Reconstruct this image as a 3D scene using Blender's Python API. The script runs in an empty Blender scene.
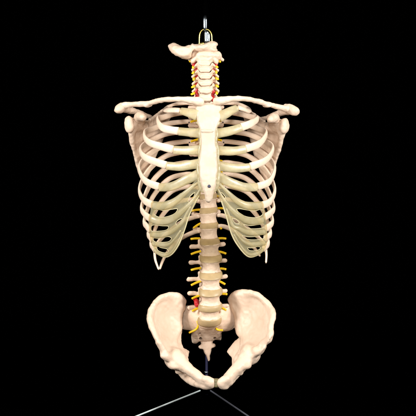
import bpy, math
import numpy as np
from mathutils import Vector, Matrix

# ------------------------------------------------------------------ camera, world, lamps, exposure
S = 0.0021            # metres per design unit (one unit is about 2 mm on the model)
DC = 1143.0           # camera distance in design units
ZC = 218 * S          # height of the optical axis over the floor
scene = bpy.context.scene
scene.view_settings.view_transform = 'Standard'
scene.view_settings.look = 'None'
scene.view_settings.exposure = 0.0
scene.view_settings.gamma = 1.0

cam_d = bpy.data.cameras.new('camera')
cam = bpy.data.objects.new('camera', cam_d)
scene.collection.objects.link(cam)
cam.location = (0, -DC * S, ZC)
cam.rotation_euler = (math.radians(90), 0, 0)
cam_d.sensor_width = 36
cam_d.lens = 36 * DC / 416.0
cam_d.clip_start = 0.05
cam_d.clip_end = 100
scene.camera = cam

world = bpy.data.worlds.new('World')
scene.world = world
world.use_nodes = True
world.node_tree.nodes['Background'].inputs[0].default_value = (0, 0, 0, 1)
world.node_tree.nodes['Background'].inputs[1].default_value = 0.0


def lamp(name, loc, target, size, power, color):
    l = bpy.data.lights.new(name, 'AREA')
    l.shape = 'RECTANGLE'
    l.size, l.size_y = size
    l.energy = power
    l.color = color
    o = bpy.data.objects.new(name, l)
    scene.collection.objects.link(o)
    o.location = loc
    o.rotation_euler = (Vector(target) - Vector(loc)).to_track_quat('-Z', 'Y').to_euler()
    return o


lamp('softbox_left', (-1.45, -1.12, ZC + 0.60), (0, 0.05, ZC + 0.02), (0.45, 0.65), 49, (1.0, 0.97, 0.94))
lamp('softbox_right', (1.45, -1.08, ZC + 0.55), (0, 0.05, ZC + 0.02), (0.45, 0.65), 51, (1.0, 0.97, 0.94))
lamp('softbox_front', (-0.12, -2.1, ZC + 0.28), (0, 0, ZC - 0.08), (0.4, 0.3), 24, (1.0, 0.97, 0.94))


# ------------------------------------------------------------------ materials
def new_mat(name):
    m = bpy.data.materials.new(name)
    m.use_nodes = True
    nt = m.node_tree
    return m, nt, nt.nodes['Principled BSDF']


def noise_color(nt, bsdf, c1, c2, scale, detail=4, lo=0.35, hi=0.65):
    tc = nt.nodes.new('ShaderNodeTexCoord')
    nz = nt.nodes.new('ShaderNodeTexNoise')
    nz.inputs['Scale'].default_value = scale
    nz.inputs['Detail'].default_value = detail
    cr = nt.nodes.new('ShaderNodeValToRGB')
    cr.color_ramp.elements[0].position = lo
    cr.color_ramp.elements[1].position = hi
    cr.color_ramp.elements[0].color = (*c1, 1)
    cr.color_ramp.elements[1].color = (*c2, 1)
    nt.links.new(tc.outputs['Object'], nz.inputs['Vector'])
    nt.links.new(nz.outputs['Fac'], cr.inputs['Fac'])
    nt.links.new(cr.outputs['Color'], bsdf.inputs['Base Color'])
    return tc, nz, cr


def add_bump(nt, bsdf, tc, scale, strength, dist):
    nz = nt.nodes.new('ShaderNodeTexNoise')
    nz.inputs['Scale'].default_value = scale
    nz.inputs['Detail'].default_value = 5
    b = nt.nodes.new('ShaderNodeBump')
    b.inputs['Strength'].default_value = strength
    b.inputs['Distance'].default_value = dist
    nt.links.new(tc.outputs['Object'], nz.inputs['Vector'])
    nt.links.new(nz.outputs['Fac'], b.inputs['Height'])
    nt.links.new(b.outputs['Normal'], bsdf.inputs['Normal'])


def bone_mat(name, c1, c2, rough=0.5):
    m, nt, b = new_mat(name)
    tc, nz, cr = noise_color(nt, b, c1, c2, 38)
    add_bump(nt, b, tc, 150, 0.5, 0.0012)
    b.inputs['Roughness'].default_value = rough
    b.inputs['Subsurface Weight'].default_value = 0.06
    b.inputs['Subsurface Radius'].default_value = (1.0, 0.5, 0.3)
    b.inputs['Subsurface Scale'].default_value = 0.004
    return m


def cart_mat(name, c1, c2, clear, rough):
    m, nt, b = new_mat(name)
    tc, nz, cr = noise_color(nt, b, c1, c2, 45)
    add_bump(nt, b, tc, 90, 0.25, 0.001)
    b.inputs['Roughness'].default_value = rough
    b.inputs['Specular IOR Level'].default_value = 0.6
    tr = nt.nodes.new('ShaderNodeBsdfTransparent')
    tr.inputs[0].default_value = (0.86, 0.82, 0.66, 1)
    mx = nt.nodes.new('ShaderNodeMixShader')
    mx.inputs[0].default_value = clear
    nt.links.new(b.outputs[0], mx.inputs[1])
    nt.links.new(tr.outputs[0], mx.inputs[2])
    nt.links.new(mx.outputs[0], nt.nodes['Material Output'].inputs['Surface'])
    return m


def plain_mat(name, col, rough, metal=0.0, spec=0.5):
    m, nt, b = new_mat(name)
    c2 = tuple(min(1, c * 1.15) for c in col)
    noise_color(nt, b, col, c2, 60)
    b.inputs['Roughness'].default_value = rough
    b.inputs['Metallic'].default_value = metal
    b.inputs['Specular IOR Level'].default_value = spec
    return m


BONE = bone_mat('cream_bone', (0.66, 0.495, 0.365), (0.715, 0.55, 0.42))
RIB_BONE = bone_mat('pale_rib_bone', (0.76, 0.585, 0.44), (0.81, 0.645, 0.50))
IVORY = bone_mat('ivory_bone', (0.57, 0.455, 0.34), (0.65, 0.535, 0.415))
CARTILAGE = cart_mat('clear_cartilage', (0.60, 0.54, 0.33), (0.74, 0.68, 0.47), 0.76, 0.25)
CART_BAR = cart_mat('moulded_cartilage', (0.62, 0.545, 0.32), (0.78, 0.71, 0.49), 0.60, 0.24)
CART_SOLID = cart_mat('upper_cartilage', (0.58, 0.49, 0.275), (0.76, 0.69, 0.47), 0.50, 0.26)
CART_RIM = plain_mat('pale_cartilage_edge', (0.50, 0.44, 0.26), 0.45)
DISC = plain_mat('amber_disc', (0.38, 0.275, 0.14), 0.42)
DARK_DISC = plain_mat('brown_disc', (0.13, 0.07, 0.035), 0.5)
SYMPH = plain_mat('olive_cartilage', (0.15, 0.125, 0.06), 0.5)
NERVE = plain_mat('yellow_nerve', (0.80, 0.52, 0.01), 0.4)
ARTERY = plain_mat('red_artery', (0.42, 0.01, 0.015), 0.4)
CHROME = plain_mat('chrome', (0.20, 0.23, 0.25), 0.28, 1.0)
LEG_LIT = plain_mat('lit_satin_metal', (0.68, 0.78, 0.78), 0.4, 0.3)  # left leg: the bright lamp reflection is put into the base colour
LEG_SHADED = plain_mat('shaded_satin_metal', (0.11, 0.115, 0.14), 0.4, 0.4)  # other legs: same metal, turned from the light, shade put into the colour
STEEL = plain_mat('dark_steel', (0.06, 0.06, 0.09), 0.35, 0.6)
BRASS = plain_mat('brass', (0.70, 0.52, 0.14), 0.3, 0.9)
BLACK = plain_mat('matt_black_paint', (0.0002, 0.0002, 0.0002), 0.9, 0.0, 0.0)
BLUE_BLACK = plain_mat('blue_black_paint', (0.008, 0.008, 0.03), 0.5, 0.0, 0.3)
CLOTH = plain_mat('black_velvet', (0.0001, 0.0001, 0.0001), 1.0, 0.0, 0.0)

# ------------------------------------------------------------------ helpers
ABS = {}              # object -> absolute location


def pt(u, v, d):
    """a point at depth d from its place as measured on the front plane, in design units"""
    f = 1 + d / DC
    return np.array([(u - 208) * f, d, (208 - v) * f])


def W(p):
    return Vector((p[0] * S, p[1] * S, p[2] * S + ZC))


def link(name, verts, faces, mat, parent=None, label=None, smooth=True):
    """verts (n,3) in design units, faces list or (m,4) array; one mesh object with its origin at its middle"""
    verts = np.asarray(verts, dtype=np.float64)
    c = (verts.min(0) + verts.max(0)) / 2
    loc = W(c)
    me = bpy.data.meshes.new(name)
    vv = ((verts - c) * S).astype(np.float32)
    if isinstance(faces, np.ndarray):
        n = len(faces)
        k = faces.shape[1]
        me.vertices.add(len(vv))
        me.vertices.foreach_set('co', vv.ravel())
        me.loops.add(n * k)
        me.loops.foreach_set('vertex_index', faces.astype(np.int32).ravel())
        me.polygons.add(n)
        me.polygons.foreach_set('loop_start', np.arange(0, n * k, k, dtype=np.int32))
        me.polygons.foreach_set('loop_total', np.full(n, k, dtype=np.int32))
    else:
        me.from_pydata([tuple(x) for x in vv.tolist()], [], faces)
    me.update(calc_edges=True)
    me.validate()
    me.polygons.foreach_set('use_smooth', np.full(len(me.polygons), smooth, dtype=bool))
    me.materials.append(mat)
    o = bpy.data.objects.new(name, me)
    scene.collection.objects.link(o)
    ABS[o] = loc
    if parent is not None:
        o.parent = parent
        o.location = loc - ABS[parent]
    else:
        o.location = loc
    if label:
        o['label'] = label
    return o


def thing(name, loc, label, cat):
    o = bpy.data.objects.new(name, None)
    o.empty_display_size = 0.05
    scene.collection.objects.link(o)
    o.location = loc
    ABS[o] = Vector(loc)
    o['label'] = label
    o['category'] = cat
    return o


def catmull(P, n, closed=False):
    P = np.asarray(P, dtype=float)
    if closed:
        Q = np.vstack([P[-1], P, P[0], P[1]])
    else:
        Q = np.vstack([2 * P[0] - P[1], P, 2 * P[-1] - P[-2]])
    out = []
    segs = len(Q) - 3
    for i in range(segs):
        p0, p1, p2, p3 = Q[i:i + 4]
        t = np.linspace(0, 1, n, endpoint=False)[:, None]
        out.append(0.5 * (2 * p1 + (p2 - p0) * t + (2 * p0 - 5 * p1 + 4 * p2 - p3) * t ** 2
                          + (3 * p1 - p0 - 3 * p2 + p3) * t ** 3))
    if not closed:
        out.append(Q[-2][None])
    return np.vstack(out)


def resample(P, n):
    seg = np.linalg.norm(np.diff(P, axis=0), axis=1)
    s = np.concatenate([[0], np.cumsum(seg)])
    t = np.linspace(0, s[-1], n)
    return np.stack([np.interp(t, s, P[:, k]) for k in range(P.shape[1])], 1)


def _hash(ix, iy, iz):
    n = (ix * 73856093) ^ (iy * 19349663) ^ (iz * 83492791)
    n = (n ^ (n >> 13)) * 1274126177
    return ((n & 0xffff) / 32767.5 - 1.0).astype(np.float32)


def vnoise(x, y, z):
    x, y, z = np.broadcast_arrays(x, y, z)
    xi, yi, zi = (np.floor(a).astype(np.int64) for a in (x, y, z))
    fx, fy, fz = (a - np.floor(a) for a in (x, y, z))
    fx, fy, fz = (a * a * (3 - 2 * a) for a in (fx, fy, fz))
    r = 0
    for dx in (0, 1):
        for dy in (0, 1):
            for dz in (0, 1):
                w = (fx if dx else 1 - fx) * (fy if dy else 1 - fy) * (fz if dz else 1 - fz)
                r = r + w * _hash(xi + dx, yi + dy, zi + dz)
    return r


def surface_nets(F):
    ins = F < 0
    nx, ny, nz = F.shape
    c = [ins[dx:nx - 1 + dx, dy:ny - 1 + dy, dz:nz - 1 + dz] for dx in (0, 1) for dy in (0, 1) for dz in (0, 1)]
    cnt = sum(a.astype(np.int8) for a in c)
    act = (cnt > 0) & (cnt < 8)
    idx = np.full(act.shape, -1, dtype=np.int64)
    I, J, K = np.nonzero(act)
    idx[I, J, K] = np.arange(len(I))
    off = [(dx, dy, dz) for dx in (0, 1) for dy in (0, 1) for dz in (0, 1)]
    val = [F[I + a, J + b, K + e] for a, b, e in off]
    acc = np.zeros((len(I), 3))
    num = np.zeros(len(I))
    for p in range(8):
        for ax, bit in ((0, 4), (1, 2), (2, 1)):
            if p & bit:
                continue
            q = p | bit
            a, b = val[p], val[q]
            m = (a < 0) != (b < 0)
            t = np.where(m, a / np.where(m, a - b, 1), 0)
            pos = np.array(off[p], float)[None] + np.eye(3)[ax][None] * t[:, None]
            acc += pos * m[:, None]
            num += m
    V = acc / num[:, None] + np.stack([I, J, K], 1)
    faces = []
    for ax in range(3):
        sl0 = [slice(None)] * 3
        sl1 = [slice(None)] * 3
        sl0[ax] = slice(0, -1)
        sl1[ax] = slice(1, None)
        A, B = ins[tuple(sl0)], ins[tuple(sl1)]
        for flip, M in ((False, A & ~B), (True, B & ~A)):
            g = np.stack(np.nonzero(M), 1)
            o1, o2 = [(1, 2), (2, 0), (0, 1)][ax]
            ok = (g[:, o1] > 0) & (g[:, o2] > 0) & (g[:, o1] < F.shape[o1] - 1) & (g[:, o2] < F.shape[o2] - 1)
            g = g[ok]
            quad = []
            for s1, s2 in ((-1, -1), (0, -1), (0, 0), (-1, 0)):
                h = g.copy()
                h[:, o1] += s1
                h[:, o2] += s2
                quad.append(idx[h[:, 0], h[:, 1], h[:, 2]])
            q = np.stack(quad, 1)
            if flip:
                q = q[:, ::-1]
            faces.append(q)
    return V, np.vstack(faces)


def tps(ctrl):
    """smooth height map through (x, z, value) points"""
    ctrl = np.asarray(ctrl, dtype=float)
    P, y = ctrl[:, :2], ctrl[:, 2]
    n = len(P)

    def U(r2):
        return np.where(r2 > 1e-9, r2 * np.log(r2 + 1e-12), 0)
    K = U(((P[:, None] - P[None]) ** 2).sum(-1)) + np.eye(n) * 2.0
    A = np.zeros((n + 3, n + 3))
    A[:n, :n] = K
    A[:n, n] = A[n, :n] = 1
    A[:n, n + 1:] = P
    A[n + 1:, :n] = P.T
    w = np.linalg.solve(A, np.concatenate([y, [0, 0, 0]]))

    def f(x, z):
        r = w[n] + w[n + 1] * x + w[n + 2] * z
        for i in range(n):
            r = r + w[i] * U((x - P[i, 0]) ** 2 + (z - P[i, 1]) ** 2)
        return r
    return f


def poly_sdf(poly, x, z):
    d = np.full(np.broadcast(x, z).shape, 1e9)
    inside = np.zeros(d.shape, bool)
    n = len(poly)
    for i in range(n):
        a, b = poly[i], poly[(i + 1) % n]
        ex, ez = b - a
        wx, wz = x - a[0], z - a[1]
        t = np.clip((wx * ex + wz * ez) / (ex * ex + ez * ez + 1e-12), 0, 1)
        d = np.minimum(d, (wx - ex * t) ** 2 + (wz - ez * t) ** 2)
        c = ((a[1] > z) != (b[1] > z)) & (x < (b[0] - a[0]) * (z - a[1]) / ((b[1] - a[1]) + 1e-12) + a[0])
        inside ^= c
    d = np.sqrt(d)
    return np.where(inside, -d, d)


class Field:
    def __init__(self, lo, hi, h):
        self.lo, self.h = np.array(lo, float), h
        self.ax = [np.arange(lo[k], hi[k] + h, h) for k in range(3)]
        self.F = np.full([len(a) for a in self.ax], 50.0, np.float32)

    def box(self, lo, hi, m):
        sl = []
        for k in range(3):
            a = self.ax[k]
            i0 = max(0, int(np.searchsorted(a, lo[k] - m)))
            i1 = min(len(a), int(np.searchsorted(a, hi[k] + m)))
            sl.append(slice(i0, i1))
        X = self.ax[0][sl[0]][:, None, None].astype(np.float32)
        Y = self.ax[1][sl[1]][None, :, None].astype(np.float32)
        Z = self.ax[2][sl[2]][None, None, :].astype(np.float32)
        return tuple(sl), X, Y, Z

    def _mix(self, sl, sd, k, sub):
        A = self.F[sl]
        sd = sd.astype(np.float32)
        if sub:
            h = np.clip(0.5 - 0.5 * (sd + A) / k, 0, 1)      # smooth subtraction
            self.F[sl] = A + (-sd - A) * h + k * h * (1 - h)
        else:
            h = np.clip(0.5 + 0.5 * (A - sd) / k, 0, 1)
            self.F[sl] = A + (sd - A) * h - k * h * (1 - h)

    def cone(self, a, b, ra, rb, k=1.5, flat=None, sub=False):
        a, b = np.asarray(a, float), np.asarray(b, float)
        r = max(ra, rb)
        sl, X, Y, Z = self.box(np.minimum(a, b) - r, np.maximum(a, b) + r, k + 3)
        ba = b - a
        x, y, z = X - a[0], Y - a[1], Z - a[2]
        t = np.clip((x * ba[0] + y * ba[1] + z * ba[2]) / (ba @ ba + 1e-9), 0, 1)
        qx, qy, qz = x - ba[0] * t, y - ba[1] * t, z - ba[2] * t
        d2 = qx * qx + qy * qy + qz * qz
        if flat is not None:
            n, f = flat
            n = np.asarray(n, float)
            n = n / np.linalg.norm(n)
            qn = qx * n[0] + qy * n[1] + qz * n[2]
            d2 = d2 + (f * f - 1) * qn * qn
        sd = np.sqrt(d2) - (ra + (rb - ra) * t)
        if flat is not None:
            sd = sd / (0.5 + 0.5 * flat[1])
        self._mix(sl, sd, k, sub)

    def chain(self, pts, k=1.5, flat=None, n=4):
        """pts rows (x, y, z, r): one smooth run, no bulges where its pieces meet"""
        P = catmull(np.array(pts, float), n) if len(pts) > 2 else np.array(pts, float)
        r = P[:, 3].max()
        big, X0, Y0, Z0 = self.box((P[:, :3] - r).min(0), (P[:, :3] + r).max(0), k + 3)
        keep = self.F
        tmp = Field.__new__(Field)
        tmp.lo, tmp.h = self.lo, self.h
        tmp.ax = [self.ax[i][big[i]] for i in range(3)]
        tmp.F = np.full([len(a) for a in tmp.ax], 50.0, np.float32)
        for i in range(len(P) - 1):
            tmp.cone(P[i, :3], P[i + 1, :3], P[i, 3], P[i + 1, 3], 0.05, flat)
        keep[big] = self.smin(keep[big], tmp.F, k)

    @staticmethod
    def smin(A, B, k):
        h = np.clip(0.5 + 0.5 * (A - B) / k, 0, 1)
        return A + (B - A) * h - k * h * (1 - h)

    def ball(self, c, r, k=1.5, R=None, sub=False):
        c, r = np.asarray(c, float), np.asarray(r, float)
        m = r.max()
        sl, X, Y, Z = self.box(c - m, c + m, k + 3)
        x, y, z = X - c[0], Y - c[1], Z - c[2]
        if R is not None:
            x, y, z = (x * R[0][i] + y * R[1][i] + z * R[2][i] for i in range(3))
        k0 = np.sqrt((x / r[0]) ** 2 + (y / r[1]) ** 2 + (z / r[2]) ** 2)
        k1 = np.sqrt((x / r[0] ** 2) ** 2 + (y / r[1] ** 2) ** 2 + (z / r[2] ** 2) ** 2) + 1e-6
        self._mix(sl, k0 * (k0 - 1) / k1, k, sub)

    def body(self, c, a, b, hh, waist, k=1.2, rnd=1.0):
        """upright drum, narrower at the middle"""
        c = np.asarray(c, float)
        sl, X, Y, Z = self.box(c - (a, b, hh), c + (a, b, hh), k + 3)
        x, y, z = X - c[0], Y - c[1], Z - c[2]
        prof = waist + (1 - waist) * np.minimum(np.abs(z) / hh, 1.1) ** 2.2
        q1 = (np.sqrt((x / a) ** 2 + (y / b) ** 2) - prof) * min(a, b) + rnd
        q2 = np.abs(z) - hh + rnd
        sd = np.minimum(np.maximum(q1, q2), 0) + np.hypot(np.maximum(q1, 0), np.maximum(q2, 0)) - rnd
        self._mix(sl, sd, k, False)

    def sheet(self, poly, depth, thick, holes=(), k=1.5, n=6, rnd=None, sub=False):
        """poly: outline (u, v); depth, thick: control points (u, v, value) or a number"""
        f_uv = tps([(u, v, d) for u, v, d in depth])

        def lift(p):
            p = np.asarray(p, float)
            d = f_uv(p[:, 0], p[:, 1])
            s = 1 + d / DC
            return np.stack([(p[:, 0] - 208) * s, (208 - p[:, 1]) * s], 1)
        dc = [(*((pt(u, v, d))[[0, 2]]), d) for u, v, d in depth]
        f = tps(dc)
        P = lift(catmull(poly, n, True))
        lo, hi = P.min(0), P.max(0)
        X2 = self.ax[0][:, None]
        Z2 = self.ax[2][None, :]
        s2 = poly_sdf(P, X2, Z2)
        for hp in holes:
            H = lift(catmull(hp, n, True))
            s2 = np.maximum(s2, -poly_sdf(H, X2, Z2))
        D = f(X2, Z2)
        gx, gz = np.gradient(D, self.h)
        G = np.sqrt(1 + gx ** 2 + gz ** 2)
        if isinstance(thick, (int, float)):
            T = np.full(D.shape, float(thick))
        elif callable(thick):
            T = thick(X2, Z2)
        else:
            T = np.maximum(tps([(*((pt(u, v, f_uv(u, v)))[[0, 2]]), t) for u, v, t in thick])(X2, Z2), 0.7)
        r = np.minimum(T, rnd if rnd else 99)
        sl = (slice(None),) * 3
        Y = self.ax[1][None, :, None]
        q1 = (s2 + r)[:, None, :]
        q2 = np.abs(Y - D[:, None, :]) / G[:, None, :] - (T - r)[:, None, :]
        sd = np.minimum(np.maximum(q1, q2), 0) + np.hypot(np.maximum(q1, 0), np.maximum(q2, 0)) - r[:, None, :]
        self._mix(sl, sd, k, sub)

    def noise(self, amp, scale, seed=0.0):
        m = np.abs(self.F) < 3
        I, J, K = np.nonzero(m)
        x, y, z = self.ax[0][I], self.ax[1][J], self.ax[2][K]
        self.F[m] += (amp * vnoise(x / scale + seed, y / scale + 7.3, z / scale + 3.1)
                      + 0.5 * amp * vnoise(x / scale * 2.3 + seed, y / scale * 2.3, z / scale * 2.3)).astype(np.float32)

    def mesh(self):
        self.F[[0, -1]] = np.maximum(self.F[[0, -1]], 0.1)
        self.F[:, [0, -1]] = np.maximum(self.F[:, [0, -1]], 0.1)
        self.F[:, :, [0, -1]] = np.maximum(self.F[:, :, [0, -1]], 0.1)
        V, Q = surface_nets(self.F)
        return V * self.h + self.lo, Q


def sweep(P, w, t, normal, n=64, m=14, e=2.3, cap=0.12, rough=0.0, seed=0.0):
    """strip along P: half widths w (list over length), half thickness t, facing normal(p)"""
    C = resample(catmull(P, 10), n)
    T = np.gradient(C, axis=0)
    T /= np.linalg.norm(T, axis=1)[:, None]
    s = np.linspace(0, 1, n)
    ws = np.interp(s, np.linspace(0, 1, len(w)), w)
    ts = np.interp(s, np.linspace(0, 1, len(t)), t)
    L = np.linalg.norm(np.diff(C, axis=0), axis=1).sum()
    endr = ws * cap * 2
    dd = np.minimum(s, 1 - s) * L
    q = np.clip(dd / (endr + 1e-6), 0, 1)
    c = np.sqrt(np.clip(1 - (1 - q) ** 2, 0.0, 1))
    c = np.maximum(c, 0.02)
    V = []
    ang = np.linspace(0, 2 * math.pi, m, endpoint=False)
    prevN = None
    for i in range(n):
        N = np.asarray(normal(C[i]), float)
        N = N - T[i] * (N @ T[i])
        N /= np.linalg.norm(N) + 1e-9
        if prevN is not None:
            N = N * 0.6 + prevN * 0.4
            N = N - T[i] * (N @ T[i])
            N /= np.linalg.norm(N)
        prevN = N
        B = np.cross(T[i], N)
        k = 1.0
        if rough:
            k = 1 + rough * float(vnoise(np.array(s[i] * L / 7 + seed), np.array(seed), np.array(0.3)))
        for a in ang:
            ca, sa = math.cos(a), math.sin(a)
            x = abs(ca) ** (2 / e) * math.copysign(1, ca)
            y = abs(sa) ** (2 / e) * math.copysign(1, sa)
            V.append(C[i] + B * x * ws[i] * c[i] * k + N * y * ts[i] * c[i] * k)
    V = np.array(V)
    F = []
    for i in range(n - 1):
        for j in range(m):
            F.append((i * m + j, i * m + (j + 1) % m, (i + 1) * m + (j + 1) % m, (i + 1) * m + j))
    F.append(tuple(range(m))[::-1])
    F.append(tuple(range((n - 1) * m, n * m)))
    return V, F


def tube(P, r, n=32, m=12, closed=False):
    P = np.asarray(P, float)
    C = catmull(P, 10, closed) if len(P) > 2 else resample(P, 6)
    r = np.atleast_1d(r).astype(float)
    k = len(C)
    rs = np.interp(np.linspace(0, 1, k), np.linspace(0, 1, len(r)), r)
    T = (np.roll(C, -1, 0) - np.roll(C, 1, 0)) if closed else np.gradient(C, axis=0)
    T /= np.linalg.norm(T, axis=1)[:, None]
    ref = np.array([0.1, 0.95, 0.2])
    V = []
    for i in range(k):
        if i:
            ref = N
        N = ref - T[i] * (ref @ T[i])
        N /= np.linalg.norm(N)
        B = np.cross(T[i], N)
        for a in np.linspace(0, 2 * math.pi, m, endpoint=False):
            V.append(C[i] + (N * math.cos(a) + B * math.sin(a)) * rs[i])
    F = []
    for i in range(k if closed else k - 1):
        i2 = (i + 1) % k
        for j in range(m):
            F.append((i * m + j, i * m + (j + 1) % m, i2 * m + (j + 1) % m, i2 * m + j))
    if not closed:
        F.append(tuple(range(m))[::-1])
        F.append(tuple(range((k - 1) * m, k * m)))
    return np.array(V), F


def merge(parts):
    V, F, o = [], [], 0
    for v, f in parts:
        V.append(v)
        F += [tuple(i + o for i in q) for q in (f.tolist() if isinstance(f, np.ndarray) else f)]
        o += len(v)
    return np.vstack(V), F


# ------------------------------------------------------------------ setting: black seamless backdrop
def backdrop():
    prof = [(-500, -218.5), (620, -218.5), (700, -210), (750, -180), (765, -120), (765, 900)]
    C = catmull(np.array(prof, float), 8)
    V, F = [], []
    for y, z in C:
        V += [(-1400, y, z), (1400, y, z)]
    for i in range(len(C) - 1):
        F.append((2 * i, 2 * i + 1, 2 * i + 3, 2 * i + 2))
    o = link('backdrop', np.array(V), F, CLOTH)
    o['kind'] = 'structure'
    o['label'] = 'black backdrop behind and under the skeleton model'


backdrop()

# ------------------------------------------------------------------ the skeleton model
SK = thing('skeleton_model', W((0, 55, -200)), 'cream plastic anatomical torso skeleton with ribcage, spine and pelvis hanging from a hook',
           'skeleton model')

# spine: name, u, v, depth, yaw, pitch, roll
R = math.radians
SPINE = [
    ('C1', 206, 56.0, 38, 0, 0.00, 0), ('C2', 204.5, 62.3, 35, 0, 0.00, -1), ('C3', 205, 69.3, 33, 0, 0.02, -1),
    ('C4', 205.3, 76.0, 32, 0, 0.02, 0), ('C5', 205.5, 83.0, 32, 0, 0.0, 1), ('C6', 205.6, 90.2, 34, 0, -0.04, 1),
    ('C7', 205.6, 97.6, 39, 0, -0.10, 1),
    ('T1', 206, 106.0, 46, 0, -0.15, 1), ('T2', 206, 115.5, 52, 0, -0.15, 1), ('T3', 206, 125, 57, 0, -0.12, 1),
    ('T4', 206.3, 134.8, 61, 0, -0.10, 1), ('T5', 206.5, 145, 64, 0, -0.06, 1), ('T6', 206.8, 155.3, 66, 0, -0.02, 2),
    ('T7', 207, 166, 67, 2, 0.02, 2), ('T8', 207.5, 177.5, 67, 3, 0.05, 3), ('T9', 208, 190, 65, 4, 0.08, 4),
    ('T10', 208.6, 203, 61, 6, 0.08, 5), ('T11', 208.6, 217.7, 56, 8, 0.10, 5), ('T12', 209, 233.0, 51, 10, 0.13, 4),
    ('L1', 210.3, 249.3, 46, 12, 0.16, 4), ('L2', 211, 266.3, 42, 13, 0.20, 3), ('L3', 210.8, 283.0, 39, 14, 0.23, 3),
    ('L4', 210.6, 299.2, 38, 12, 0.24, 3), ('L5', 209.8, 313.6, 41, 8, 0.26, 2), ('S1', 209, 325.2, 48, 4, 0.36, 1),
]
SP = {s[0]: s for s in SPINE}
NAMES = [s[0] for s in SPINE]


def spine_mat(nm):
    _, u, v, d, yaw, pitch, roll = SP[nm]
    M = Matrix.Rotation(R(yaw), 3, 'Z') @ Matrix.Rotation(-R(roll), 3, 'Y') @ Matrix.Rotation(pitch, 3, 'X')
    return np.array(M), pt(u, v, d)


def place(V, nm):
    M, c = spine_mat(nm)
    return V @ M.T + c


def pitch_of(i):
    """distance to the next vertebra down in design units"""
    a, b = spine_mat(NAMES[i])[1], spine_mat(NAMES[i + 1])[1]
    return np.linalg.norm(a - b)


SIZES = {}
VERT = {}


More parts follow.
